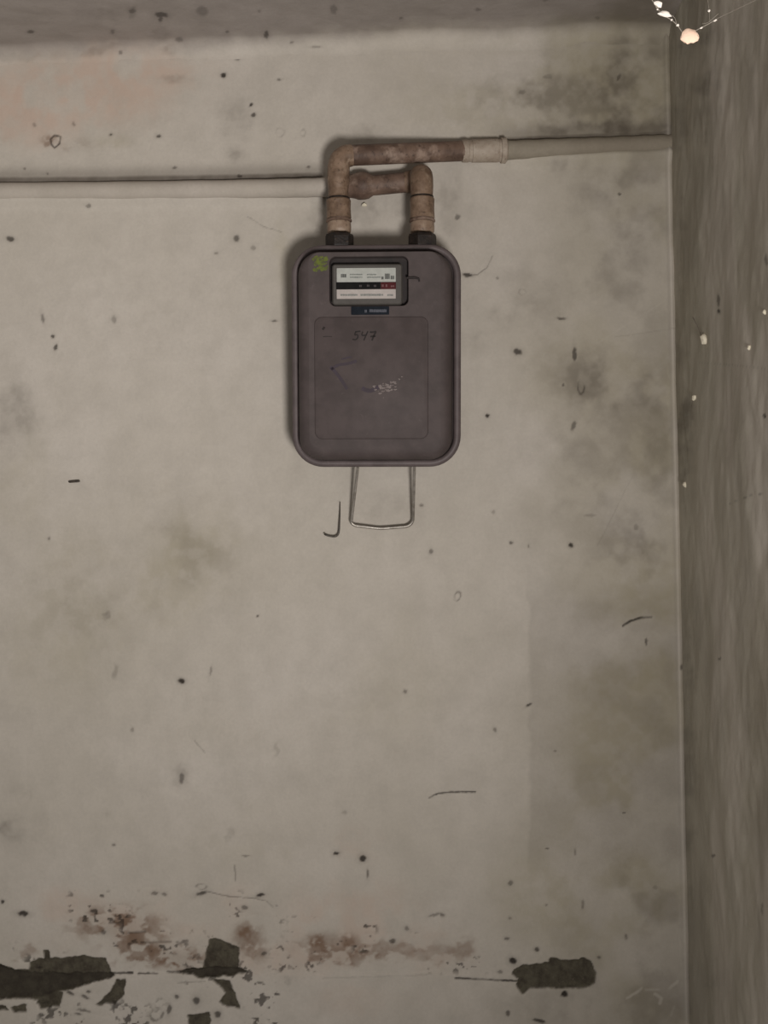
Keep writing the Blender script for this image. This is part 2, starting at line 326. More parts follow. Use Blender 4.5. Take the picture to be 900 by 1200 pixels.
SCRATCH = [([(735,1170),(748,1162),(752,1158)],1.5,.55),([(768,1165),(775,1170),(773,1176)],1.8,.5),([(785,1158),(794,1150)],1.6,.45),([(757,1160),(772,1160)],1.3,.35),([(786,1190),(790,1180)],1.3,.2),([(700,402),(780,352)],.8,.12),([(640,165),(735,165)],1.0,.12)]
CEIL_CHIPS = [(155,18,4,3,0,.5),(189,23,8,3,.1,.7),(188,27,2,4,0,.6),(237,18,7,6,0,.35),(312,46,3,5,0,.7),(266,43,2.4,2.4,0,.5),(36,39,4,2,0,.6),(342,56,2,1.5,0,.5),(370,62,6,1.3,0,.4),(132,40,3,3,0,.4),(391,20,4,6,0,.35),
 (560,22,3,2,0,.4),(640,14,4,2,0,.35),(700,36,3,2,0,.3),(470,30,2,2,0,.4),(304,20,2,2,0,.3),(210,50,5,3,0,.4),(141,64,2,2,0,.5)]

def ell(U, V, x, y, rx, ry, ang):
    c, s = math.cos(ang), math.sin(ang)
    du, dv = U - x, V - y
    return ((du * c + dv * s) / rx) ** 2 + ((-du * s + dv * c) / ry) ** 2
def poly_sd(U, V, poly):
    d = np.full(U.shape, 1e9); inside = np.zeros(U.shape, bool); n = len(poly)
    for i in range(n):
        x0, y0 = poly[i]; x1, y1 = poly[(i + 1) % n]
        ex, ey = x1 - x0, y1 - y0; wx, wy = U - x0, V - y0
        t = np.clip((wx * ex + wy * ey) / (ex * ex + ey * ey), 0, 1)
        d = np.minimum(d, np.hypot(wx - ex * t, wy - ey * t))
        if y0 != y1:
            c = ((y0 > V) != (y1 > V)) & (U < (x1 - x0) * (V - y0) / (y1 - y0) + x0); inside ^= c
    return np.where(inside, -d, d)
def line_sd(U, V, pts):
    d = np.full(U.shape, 1e9)
    for (x0, y0), (x1, y1) in zip(pts, pts[1:]):
        ex, ey = x1 - x0, y1 - y0; wx, wy = U - x0, V - y0
        t = np.clip((wx * ex + wy * ey) / (ex * ex + ey * ey), 0, 1)
        d = np.minimum(d, np.hypot(wx - ex * t, wy - ey * t))
    return d
class Marks:
    def __init__(s, U, V):
        s.U, s.V = U, V
        s.wu = U + (fbm(U / 9, V / 9, 3, 4) - .5) * 11; s.wv = V + (fbm(U / 9, V / 9, 9, 4) - .5) * 11
        s.fu = U + (fbm(U / 3.2, V / 3.2, 13, 2) - .5) * 2.3; s.fv = V + (fbm(U / 3.2, V / 3.2, 19, 2) - .5) * 2.3
        z = lambda: np.zeros(U.shape)
        s.dark, s.pink, s.rust, s.yel, s.under, s.white, s.chip, s.depth = z(), z(), z(), z(), z(), z(), z(), z()
        s.n4 = fbm(U / 16, V / 11, 61, 5)
        
        s.n1 = fbm(U / 38, V / 38, 21, 5); s.n2 = fbm(U / 12, V / 12, 33, 4); s.n3 = fbm(U / 75, V / 75, 51, 4)
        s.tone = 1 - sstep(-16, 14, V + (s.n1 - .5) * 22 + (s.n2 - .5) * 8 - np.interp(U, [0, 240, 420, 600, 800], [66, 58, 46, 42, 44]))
    def win(s, x, y, r):
        m = (np.abs(s.U - x) < r) & (np.abs(s.V - y) < r)
        rows = np.flatnonzero(m.any(1)); cols = np.flatnonzero(m.any(0))
        if not len(rows) or not len(cols): return None
        return (slice(rows[0], rows[-1] + 1), slice(cols[0], cols[-1] + 1))
    def soft(s, arr, table, cut=(.35, .75), nz=None, gain=1.0):
        for x, y, rx, ry, a, k in table:
            w = s.win(x, y, 2.6 * max(rx, ry))
            if w is None: continue
            e = np.exp(-ell(s.wu[w], s.wv[w], x, y, rx, ry, a))
            n = (s.n1 if nz is None else nz)[w]
            a_ = k * gain * sstep(.02, 1.0, e * (.35 + 1.0 * sstep(*cut, n))) * (.55 + .45 * sstep(.3, .65, s.n2[w]))
            arr[w] = 1 - (1 - arr[w]) * (1 - a_)
    def chips(s, table, kd=.0012):
        for x, y, rx, ry, a, k in table:
            w = s.win(x, y, 3 * max(rx, ry) + 6)
            if w is None: continue
            q = np.sqrt(ell(s.fu[w], s.fv[w], x, y, rx, ry, a))
            f = k * .95 * (1 - sstep(.62, 1.2, q))
            s.chip[w] = np.maximum(s.chip[w], f); s.depth[w] = np.maximum(s.depth[w], f * kd)
            s.dark[w] = np.maximum(s.dark[w], k * .22 * (1 - sstep(.6, 2.6, q)))
    def rings(s, table):
        for x, y, rx, ry, a, k in table:
            w = s.win(x, y, 3 * max(rx, ry) + 6)
            if w is None: continue
            q = np.sqrt(ell(s.fu[w], s.fv[w], x, y, rx, ry, a))
            f = k * np.exp(-((q - 1) / .22) ** 2) * sstep(.25, .6, s.n2[w])
            s.chip[w] = np.maximum(s.chip[w], f * .8); s.depth[w] = np.maximum(s.depth[w], f * .0008)
    def lines(s, table, arr, kd):
        for pts, wd, k in table:
            xs = [p[0] for p in pts]; ys = [p[1] for p in pts]
            w = s.win((min(xs) + max(xs)) / 2, (min(ys) + max(ys)) / 2, max(max(xs) - min(xs), max(ys) - min(ys)) / 2 + 10)
            if w is None: continue
            d = line_sd(s.U[w] + (s.fu[w] - s.U[w]) * .5, s.V[w] + (s.fv[w] - s.V[w]) * .5, pts)
            f = k * (1 - sstep(wd * .3, wd * 1.3, d)) * (.55 + .45 * sstep(.35, .55, s.n2[w]))
            arr[w] = np.maximum(arr[w], f); s.depth[w] = np.maximum(s.depth[w], f * kd)
    def holes(s, table, depth=.0032):
        for poly in table:
            xs = [p[0] for p in poly]; ys = [p[1] for p in poly]
            w = s.win((min(xs) + max(xs)) / 2, (min(ys) + max(ys)) / 2, max(max(xs) - min(xs), max(ys) - min(ys)) / 2 + 14)
            if w is None: continue
            d = poly_sd(s.U[w] * 0 + s.wu[w] * .45 + s.fu[w] * .55, s.wv[w] * .45 + s.fv[w] * .55, poly)
            f = 1 - sstep(-.9, .9, d)
            s.under[w] = np.maximum(s.under[w], f); s.depth[w] = np.maximum(s.depth[w], f * depth)
    def deep(s, table):
        for poly in table:
            d = poly_sd(s.wu * .4 + s.fu * .6, s.wv * .4 + s.fv * .6, poly)
            f = 1 - sstep(-1.2, 1.2, d)
            s.chip = np.maximum(s.chip, f * .55); s.depth = np.maximum(s.depth, f * .006)
    def speckle(s, boxes):
        """flaked specks around the damaged skirting line"""
        for x0, x1, y0, y1, th in boxes:
            m = sstep(x0 - 20, x0, s.U) * (1 - sstep(x1, x1 + 20, s.U)) * sstep(y0 - 10, y0, s.V) * (1 - sstep(y1, y1 + 10, s.V))
            f = m * sstep(th, th + .06, fbm(s.U / 7.5, s.V / 6.0, 71, 3)) * sstep(.45, .6, s.n1)
            s.chip = np.maximum(s.chip, f * .75); s.depth = np.maximum(s.depth, f * .0012)
    def attrs(s):
        return {'stain_a': np.stack([s.dark, s.pink, s.rust, s.tone], -1),
                'stain_b': np.stack([s.yel, s.under, s.white, s.chip], -1)}

# ------------------------------------------------------------------ back wall: one dense plaster surface with chips, cracks and flaked holes
def axis_vals(lo, hi, step, lo_far, hi_far):
    mid = np.arange(lo, hi + step * .5, step)
    def out(a, far, sgn):
        v = []; st = step * 3; x = a
        while (far - x) * sgn > st: x += sgn * st; v.append(x); st *= 1.6
        v.append(far); return v
    return np.array(out(mid[0], lo_far, -1)[::-1] + list(mid) + (out(mid[-1], hi_far, 1) if hi_far > hi else []))
PXM = D / F
zv = axis_vals(P(450, 1212).z, Z_CEIL - COVE * .2, PXM * 1.3, 0.0, Z_CEIL + .03)
xv = axis_vals(P(-12, 600).x, float(corner_x(1.0)), PXM * 1.3, -2.4, -9)
t = (xv - xv[0]) / (xv[-1] - xv[0])
Zg = np.repeat(zv[:, None], len(xv), 1)
cx = corner_x(zv)[:, None]
blend = sstep(-0.2, xv[-1], xv)[None, :]
Xg = xv[None, :] + blend * (cx - xv[-1]) + 0.006 * sstep(xv[-1] - .004, xv[-1], xv)[None, :]
U, V = chart(Xg, np.zeros_like(Xg), Zg)
mk = Marks(U, V)
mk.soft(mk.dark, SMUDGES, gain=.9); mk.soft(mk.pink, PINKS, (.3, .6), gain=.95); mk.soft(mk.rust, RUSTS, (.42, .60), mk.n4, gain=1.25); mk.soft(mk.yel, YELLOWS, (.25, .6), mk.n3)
mk.chips(CHIPS); mk.rings(RINGS); mk.lines(CRACKS, mk.chip, .0012); mk.lines([(p, w * 1.3, k * .55) for p, w, k in SCRATCH], mk.white, 0)
mk.holes(HOLES); mk.deep(DEEP); mk.speckle([(-20, 330, 1110, 1200, .60), (90, 320, 1050, 1140, .66), (350, 560, 1080, 1135, .68)])
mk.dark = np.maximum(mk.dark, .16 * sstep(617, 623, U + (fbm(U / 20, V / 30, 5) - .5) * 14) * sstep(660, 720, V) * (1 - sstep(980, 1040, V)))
def corner_grime(m):  # grime, plus darkening painted in where the light falls off
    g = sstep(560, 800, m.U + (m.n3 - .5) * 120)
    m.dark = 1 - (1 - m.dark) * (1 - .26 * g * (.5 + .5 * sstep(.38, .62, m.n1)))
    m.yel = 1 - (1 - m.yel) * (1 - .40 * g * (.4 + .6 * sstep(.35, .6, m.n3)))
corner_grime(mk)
# dust line and painted shade above each buried pipe are added further down
relief = sstep(40, 130, V) * (fbm(U / 160, V / 160, 81, 3) - .5) * .007 + (fbm(U / 30, V / 30, 91, 4) - .5) * .0016 + (fbm(U / 8, V / 14, 95, 3) - .5) * .0005
proud = relief - mk.depth
proud += .0016 * sstep(1139, 1143, V + (mk.n2 - .5) * 4) * (1 - sstep(560, 640, U))          # slightly thicker coat below the crack line
edge = cx + .0 - Xg
mk.white = np.maximum(mk.white, .34 * np.exp(-((edge - .004) / .0035) ** 2) * sstep(90, 180, V) * (.4 + .6 * mk.n1))
proud += .005 * np.exp(-((edge - .004) / .0035) ** 2)                                         # plaster bead at the corner
# plaster smeared up to the buried pipes
def pipe_line(Uv, pts): return np.interp(Uv, [p[0] for p in pts], [p[1] for p in pts])
LEFT_PIPE = [(-400, 228), (0, 224), (120, 223), (250, 221), (390, 218)]
RIGHT_PIPE = [(560, 177), (600, 176), (700, 172), (800, 168)]
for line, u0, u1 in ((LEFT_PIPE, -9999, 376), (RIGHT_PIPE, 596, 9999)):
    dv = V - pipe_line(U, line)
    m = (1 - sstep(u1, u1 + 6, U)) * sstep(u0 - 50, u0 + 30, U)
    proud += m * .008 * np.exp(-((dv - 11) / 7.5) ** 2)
    mk.dark = 1 - (1 - mk.dark) * (1 - m * .42 * np.exp(-(np.minimum(dv + 18, 0) / 9.0) ** 2) * (dv < 0))  # soft shadow above the pipe, painted into the wall colour
    mk.dark = np.maximum(mk.dark, m * .95 * np.exp(-(np.minimum(dv + 13.5, 0) / 4.2) ** 2) * (dv < 0) * (.75 + .25 * mk.n2))  # narrow grime line with the pipe's shadow painted into it
Yg = -proud
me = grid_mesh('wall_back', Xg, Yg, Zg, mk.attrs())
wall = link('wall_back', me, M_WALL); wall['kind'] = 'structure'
wall['label'] = 'stained beige plaster wall with chips, cracks and flaked dark patches'

# ------------------------------------------------------------------ right wall
def right_surface(z, y):
    return corner_x(z) + .0 + (fbm(y * 9 + 40, z * 6, 101, 4) - .5) * .010 * np.clip(-y / .05, 0, 1) + (fbm(y * 60, z * 40, 111, 3) - .5) * .0014
yv = np.concatenate([np.linspace(.02, -.45, 190), np.linspace(-.46, -2.6, 60)])
zr = np.concatenate([np.linspace(0, .78, 30), np.linspace(.785, Z_CEIL + .03, 640)])
Yr, Zr = np.meshgrid(yv, zr)
Xr = right_surface(Zr, Yr)
Up, Vp = chart(Xr, np.maximum(Yr, -.9), Zr)
mp = Marks(Up, Vp)
RCH = [(842, 352, 2.0, 7, 0, .6), (842.5, 365, 2.2, 2.4, 0, .9), (896, 487, 2.0, 2.2, 0, .95), (843, 772, 1.6, 1.6, 0, .6), (836, 1003, 2.2, 1.6, 0, .6), (898, 305, 2, 8, 0, .5), (893, 1065, 1.6, 8, 0, .4)]
mp.chips(RCH)
mp.lines([([(855, 590), (866, 586), (885, 578), (897, 580)], .8, .45), ([(820, 425), (860, 428), (897, 432)], .7, .2)], mp.chip, .0006)
mp.soft(mp.dark, [(803, 505, 11, 60, 0, .55), (798, 250, 9, 230, 0, .30), (806, 900, 10, 330, 0, .28), (840, 60, 55, 70, 0, .45), (835, 180, 22, 160, 0, .22), (842, 1180, 28, 60, 0, .3), (860, 480, 12, 80, 0, .16), (880, 620, 9, 60, 0, .12)])  # dark patches, plus shade painted down along the corner
mp.soft(mp.yel, [(885, 1050, 16, 240, 0, .35), (870, 300, 20, 180, 0, .25), (890, 760, 14, 160, 0, .3)], (.25, .6))
stv = sstep(.46, .74, fbm(Up / 15.0, Vp / 150, 141, 2)) * .34 + sstep(.60, .76, fbm(Up / 6.0, Vp / 80, 151, 2)) * .14
mp.white = (stv + .20 * sstep(815, 900, Up)) * sstep(806, 838, Up) * (Yr > -.9)  # pale streaks, plus light painted in towards the room
mp.dark = np.maximum(mp.dark, .16 * sstep(.50, .7, fbm(Up / 20.0, Vp / 120, 161, 2)))
mp.tone = mp.tone * 0
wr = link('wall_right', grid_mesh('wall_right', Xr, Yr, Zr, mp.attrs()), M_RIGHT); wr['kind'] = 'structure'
wr['label'] = 'grimy grey-brown plaster wall with pale vertical streaks'
def PR(px, py):
    """point on the right wall"""
    d = ray(px, py); p = Vector((0.4, -.1, 1.5))
    for _ in range(6):
        tt = (float(right_surface(np.array(p.z), np.array(p.y))) - CAM.x) / d.x; p = CAM + d * tt
    return p

# ------------------------------------------------------------------ ceiling with a soft cove, floor
th = np.linspace(0, math.pi / 2, 16)
cy = list(-COVE * (1 - np.cos(th))); czv = list(Z_CEIL - COVE + COVE * np.sin(th))
for y in np.arange(-COVE - .0016, -.26, -.0016): cy.append(y); czv.append(Z_CEIL)
for y in np.linspace(-.3, -2.6, 30): cy.append(y); czv.append(Z_CEIL)
cy = np.array(cy); czv = np.array(czv)
xc = np.concatenate([np.linspace(-2.4, -.7, 40), np.arange(-.69, .46, .0022)])
Xc, Yc = np.meshgrid(xc, cy); Zc = np.repeat(czv[:, None], len(xc), 1)
Uc, Vc = chart(Xc, Yc, Zc)
mc = Marks(Uc, Vc); mc.soft(mc.dark, SMUDGES, gain=.9); mc.soft(mc.pink, PINKS, (.3, .6), gain=.95); mc.soft(mc.yel, YELLOWS, (.25, .6), mc.n3); corner_grime(mc); mc.chips(CEIL_CHIPS)
fade = np.clip(1 - (-Yc - COVE) / .25, 0, 1)
Zc = Zc + (fbm(Xc * 9, Yc * 9 + 3, 121, 3) - .5) * .008 + (fbm(Xc * 40, Yc * 40, 131, 3) - .5) * .0015 + .018 * np.clip(Xc + .6, 0, 1.2)
ce = link('ceiling', grid_mesh('ceiling', Xc, Yc, Zc, mc.attrs()), M_CEIL); ce['kind'] = 'structure'
ce['label'] = 'spotted grey plaster ceiling rounding into the wall'
bm = bmesh.new()
fl = [bm.verts.new(v) for v in ((-2.4, .02, 0), (.47, .02, 0), (.47, -2.6, 0), (-2.4, -2.6, 0), (-2.4, .02, -.05), (.47, .02, -.05), (.47, -2.6, -.05), (-2.4, -2.6, -.05))]
for f in ((0, 1, 2, 3), (7, 6, 5, 4), (0, 4, 5, 1), (1, 5, 6, 2), (2, 6, 7, 3), (3, 7, 4, 0)): bm.faces.new([fl[i] for i in f])
flo = from_bm('floor', bm, M_FLOOR, None, False); flo['kind'] = 'structure'; flo['label'] = 'plain grey concrete floor of the room'

# ------------------------------------------------------------------ gas meter
MD = -0.078                                     # depth of the flange plane
MC = P(440.5, 417, MD)
TILT = math.radians(4.5)
meter = empty('gas_meter', MC, (TILT, 0, 0))
tag(meter, 'dark brown-grey metal gas meter with a small counter window and scrawled number', 'gas meter')
MI = (Matrix.Translation(MC) @ Matrix.Rotation(TILT, 4, 'X')).inverted()
def L(px, py, y=0.0):
    """point of the meter's own plane at local depth y (negative towards the room)"""
    o = MI @ CAM; d = MI.to_3x3() @ ray(px, py); t = (y - o.y) / d.y
    return o + d * t
def rrect(cx, cz, w, h, r, n=8):
    pts = []
    for ax, az, a0 in ((1, 1, 0), (-1, 1, 90), (-1, -1, 180), (1, -1, 270)):
        for k in range(n + 1):
            a = math.radians(a0 + 90 * k / n)
            pts.append((cx + ax * (w / 2 - r) + r * math.cos(a), cz + az * (h / 2 - r) + r * math.sin(a)))
    return pts
def loft(name, rings, mat, parent, cap0=True, cap1=True, angle=35):
    """rings: list of (points2d, y)"""
    bm = bmesh.new(); R = [[bm.verts.new((x, y, z)) for x, z in pts] for pts, y in rings]
    n = len(R[0])
    for a, b in zip(R, R[1:]):
        for k in range(n): bm.faces.new((a[k], a[(k + 1) % n], b[(k + 1) % n], b[k]))
    if cap0: bm.faces.new(R[0][::-1])
    if cap1: bm.faces.new(R[-1])
    return from_bm(name, bm, mat, parent, True, angle)
def rect_px(x0, x1, y0, y1, y):
    a = L(x0, y0, y); b = L(x1, y1, y)
    return ((a.x + b.x) / 2, (a.z + b.z) / 2, abs(b.x - a.x), abs(a.z - b.z))
def slab(name, x0, x1, y0, y1, yb, yf, mat, parent, r=.001, bev=.0004, n=3):
    cx_, cz_, w, h = rect_px(x0, x1, y0, y1, yf)
    r = min(r, w * .45, h * .45); b = min(bev, r * .6)
    return loft(name, [(rrect(cx_, cz_, w, h, r, n), yb), (rrect(cx_, cz_, w, h, r, n), yf + b), (rrect(cx_, cz_, w - 2 * b, h - 2 * b, max(r - b, 1e-5), n), yf)], mat, parent)

FX, FZ, FW, FH = rect_px(341, 540, 287.5, 547, -.002)
FR = .039
def inset(i, y, dx=0, dz=0, n=10): return (rrect(FX + dx, FZ + dz, FW - 2 * i, FH - 2 * i, max(FR - i, .008), n), y)
loft('back_shell', [inset(.009, .002), inset(.009, .045), inset(.012, .055), inset(.022, .062)], M_METER, meter)
loft('rim', [inset(.0105, .004), inset(.003, .0055), inset(.0006, .003), inset(0, 0), inset(.0006, -.0045), inset(.0028, -.0068), inset(.0062, -.0072), inset(.0086, -.005), inset(.0095, 0), inset(.0095, .003)], M_RIM, meter, False, False, 60)
FY = -.034                                       # local depth of the front face
dx0, dz0 = -.0008, -.0020
HX, HZ, HW, HH = rect_px(386, 478.5, 301, 358, FY)
hole = lambda i, y: (rrect(HX, HZ, HW - 2 * i, HH - 2 * i, .0075, 10), y)
def inset4(i, it, y, k):                         # the shoulder is tighter along the top edge, above the counter
    w = FW - 2 * i; h = FH - i - it
    return (rrect(FX + dx0 * k, FZ + (i - it) / 2 + dz0 * k, w, h, max(FR - i, .008), 10), y)
SH = [(.0098, .0098, .002, .3), (.0102, .0100, -.006, .5), (.0112, .0102, -.018, 1), (.0130, .0105, -.026, 1), (.0162, .0109, -.0305, 1), (.0205, .0114, -.0330, 1), (.0255, .0120, FY, 1)]
loft('front_shell', [inset4(*q) for q in SH], M_METER, meter, True, False, 50)
# flat front of the shell with the counter opening cut out of it
bm = bmesh.new()
o_, y_ = inset4(*SH[-1])
rings = [(o_, FY), hole(-.0006, FY), hole(0, FY + .0008), hole(.0004, FY + .013)]
R = [[bm.verts.new((x, y, z)) for x, z in pts] for pts, y in rings]; n = len(o_)
for a, b in zip(R, R[1:]):
    for k in range(n): bm.faces.new((a[k], a[(k + 1) % n], b[(k + 1) % n], b[k]))
from_bm('front_face', bm, M_METER, meter, True, 30)
loft('counter_recess', [hole(-.001, FY + .0160), hole(-.001, FY + .0128)], M_RECESS, meter)
ip = slab('index_frame', 389, 471.5, 309.5, 357, FY + .0125, FY - .001, M_BEZEL, meter, .004, .0016, 6)
# label plates and drum window, inside the frame
fy = FY - .001
pl = slab('name_plate', 394.5, 463.8, 314.2, 330.2, fy + .0005, fy - .0006, M_WHITE, meter, .0006, .0002)
dr = slab('counter_drum', 393.8, 446, 330.6, 338.8, fy + .0005, fy - .0004, M_BLACK, meter, .0004, .0002)
dr2 = slab('counter_drum', 446.2, 464, 330.6, 338.8, fy + .0005, fy - .0004, M_RED, meter, .0004, .0002); dr2['label'] = 'dark red decimal section of the counter'
pl2 = slab('name_plate', 394.5, 463.8, 339.2, 349.8, fy + .0005, fy - .0006, M_LPINK, meter, .0006, .0002)
# blurred print on the plates, digits on the drum
pf = fy - .0006
def prints(parent, rows, mat, name='print_line', front=pf):
    bm = bmesh.new()
    for x0, x1, y0, y1 in rows:
        a = L(x0, y0, front - .00008); b = L(x1, y1, front - .00008)
        bm.faces.new([bm.verts.new(v) for v in ((a.x, a.y, a.z), (a.x, a.y, b.z), (b.x, a.y, b.z), (b.x, a.y, a.z))])
    o = from_bm(name, bm, mat, parent, False); o['kind'] = 'stuff'; return o
random.seed(4)
def words(x0, x1, y0, y1):
    out = []; x = x0
    while x < x1:
        w = random.uniform(.7, 1.5); out.append((x, min(x + w, x1), y0 + random.uniform(0, .3), y1 - random.uniform(0, .3))); x += w + random.uniform(.2, .45)
    return out
prints(pl, words(410, 425, 320.8, 322.6) + words(410, 425, 324, 325.8) + words(430, 441, 320.8, 322.6) + words(430, 446, 324, 325.8), M_INK)
prints(pl, words(399.5, 406, 321, 325.5) + words(447, 449.5, 324, 327.5) + words(451, 457, 320.4, 327.2) + words(458, 462, 323, 327.4), M_INKD)
prints(pl2, words(399, 419, 344.4, 346.8) + words(422.5, 449, 344.2, 346.8) + words(454, 461, 344.6, 347), M_INK)
prints(dr, words(421, 424, 333.6, 336.4) + words(430, 433, 333.4, 336.2) + words(438, 441, 333.6, 336.4), M_DIGIT, 'digits', fy - .0004)
prints(dr2, words(447.5, 449.5, 333, 336.4) + words(452, 454, 333, 336.4) + words(458, 462, 334.4, 336.6), M_DIGITR, 'digits', fy - .0004)
plate = slab('serial_plate', 411.5, 456, 359.2, 368.6, FY + .0005, FY - .0009, M_NAVY, meter, .0006, .0002); plate['label'] = 'small blue-black plate under the counter window'
prints(plate, words(433, 453, 362.4, 366) + words(427.5, 430, 362.8, 366.4), M_NAVYT, 'print_line', FY - .0009)
# embossed panel on the lower front
PX_, PZ_, PW_, PH_ = rect_px(368, 502, 371.5, 514.5, FY)
loft('embossed_panel', [(rrect(PX_, PZ_, PW_, PH_, .0095, 8), FY + .0004), (rrect(PX_, PZ_, PW_ - .0012, PH_ - .0012, .009, 8), FY - .0018), (rrect(PX_, PZ_, PW_ - .0026, PH_ - .0026, .0082, 8), FY - .0022)], M_METER, meter, True, True, 60)
EF = FY - .0022
# latch slot beside the counter
bm = bmesh.new(); tube_into(bm, [L(477, 325.6, FY - .0006), L(486, 325.2, FY - .0006), L(490.5, 326.4, FY - .0006), L(491.5, 330, FY - .0004)], [.0016, .0016, .0014, .0010], 10)
from_bm('seal_latch', bm, M_RECESS, meter)
# hand-written number, strokes lying on the panel
def stroke(bm, pts, wd, front):
    pts = [L(x, y, front - .0002) for x, y in pts]
    path = smooth_path(pts, 4) if len(pts) > 2 else pts
    L0, L1 = [], []
    for i, p in enumerate(path):
        d = path[min(i + 1, len(path) - 1)] - path[max(i - 1, 0)]; nrm = Vector((-d.z, 0, d.x)).normalized() * wd / 2
        L0.append(bm.verts.new(p + nrm)); L1.append(bm.verts.new(p - nrm))
    for i in range(len(path) - 1): bm.faces.new((L0[i], L0[i + 1], L1[i + 1], L1[i]))
bm = bmesh.new(); W_ = .0017
stroke(bm, [(422.5, 388.2), (416.5, 388.8)], W_, EF); stroke(bm, [(417, 388.6), (415.8, 392.4), (418.6, 392.2), (419.4, 395), (417, 398), (413, 397.6)], W_, EF)
stroke(bm, [(425, 388.6), (424.4, 393), (430, 392.2)], W_, EF); stroke(bm, [(431.2, 388.2), (428.6, 393.5), (426.4, 399)], W_, EF)
stroke(bm, [(433.4, 389), (436, 389.4), (441, 388.4)], W_ * 1.15, EF); stroke(bm, [(440.8, 388.6), (438, 393.6), (436, 399)], W_ * 1.25, EF); stroke(bm, [(434, 394.4), (440.2, 393.8)], W_ * 1.2, EF)
nb = from_bm('handwritten_number', bm, M_MARK, meter, False); nb['label'] = 'dark handwritten number 547 on the front panel'
bm = bmesh.new(); stroke(bm, [(378, 386.4), (379.4, 384.4), (380.2, 383)], .0028, EF); stroke(bm, [(378.5, 394.6), (384, 394.2), (389, 394.6)], .0007, EF)
from_bm('ink_mark', bm, M_MARK, meter, False)
# crayon, smears and scuffs: thin irregular patches
def patch(name, cx_, cy_, rx, ry, mat, front, seed, ang=0, n=22, jag=.45, kids=1, spread=1.0):
    random.seed(seed); bm = bmesh.new()
    for j in range(kids):
        ox = cx_ + (random.uniform(-1, 1) * rx * spread if kids > 1 else 0); oy = cy_ + (random.uniform(-1, 1) * ry * spread if kids > 1 else 0)
        k = 1 if kids == 1 else random.uniform(.25, .6)
        f = front - .00015 - j * .00001; vs = []
        for i in range(n):
            a = 2 * math.pi * i / n; r = 1 + random.uniform(-jag, jag)
            x = rx * k * r * math.cos(a); y = ry * k * r * math.sin(a)
            vs.append(bm.verts.new(L(ox + x * math.cos(ang) - y * math.sin(ang), oy + x * math.sin(ang) + y * math.cos(ang), f)))
        c = bm.verts.new(L(ox, oy, f))
        for i in range(n): bm.faces.new((c, vs[i], vs[(i + 1) % n]))
    return from_bm(name, bm, mat, meter, False)
bm = bmesh.new(); random.seed(8)
for i in range(34):
    x = random.uniform(366, 381); y = random.uniform(303, 318); a = random.uniform(-1.0, -.3); l = random.uniform(3, 6)
    stroke(bm, [(x, y), (x + l * math.cos(a), y + l * math.sin(a))], random.uniform(.0018, .0040), FY - .0001 - i * 3e-6)
cr = from_bm('crayon_mark', bm, M_GREEN, meter, False); cr['label'] = 'yellow-green crayon scribble in the upper left corner'
bm = bmesh.new(); random.seed(15)
for i in range(46):
    x = random.gauss(453, 7); y = 454 + random.gauss(0, 3.2) - (x - 453) * .12; r = random.uniform(.4, 1.7); k0 = random.random()
    vs = [bm.verts.new(L(x + r * 1.3 * (1 + .4 * math.sin(2 * a_ + k0 * 6)) * math.cos(a_), y + r * .8 * (1 + .4 * math.sin(3 * a_ + k0 * 9)) * math.sin(a_), EF - .0002 - i * 2e-6)) for a_ in [k * math.pi / 5 for k in range(10)]]
    bm.faces.new(vs)
sc = from_bm('pale_scuff', bm, M_SCUFF, meter, False); sc['label'] = 'pale scuff on the front panel'
bm = bmesh.new()
for q, w in (([(388, 433), (396, 428), (408, 426), (418, 423)], .0035), ([(387, 430), (394, 437), (400, 445), (407, 456)], .004), ([(424, 455), (434, 458), (446, 452)], .005), ([(400, 421), (412, 418)], .002)): stroke(bm, q, w, EF)
from_bm('smear', bm, M_SMEAR, meter, False)
# union nuts standing on the top of the meter
def hexnut(name, px, py0, py1, rpx, parent, mat):
    b0 = L(px, py1, .012); b1 = L(px, py0, .012); r = rpx * 1.075e-3
    bm = bmesh.new(); prof = [(0, .97), (.12, 1), (.8, 1), (1, .94)]
    rings = [[bm.verts.new(b0.lerp(b1, t) + Vector((math.cos(math.radians(60 * k + 12)), math.sin(math.radians(60 * k + 12)), 0)) * r * s) for k in range(6)] for t, s in prof]
    for a, b in zip(rings, rings[1:]):
        for k in range(6): bm.faces.new((a[k], a[(k + 1) % 6], b[(k + 1) % 6], b[k]))
    bm.faces.new(rings[0][::-1]); bm.faces.new(rings[-1])
    return from_bm(name, bm, mat, parent, False)
hexnut('union_nut', 398, 274.5, 290, 16.6, meter, M_NUT); hexnut('union_nut', 495, 274.5, 290, 16.6, meter, M_NUT)

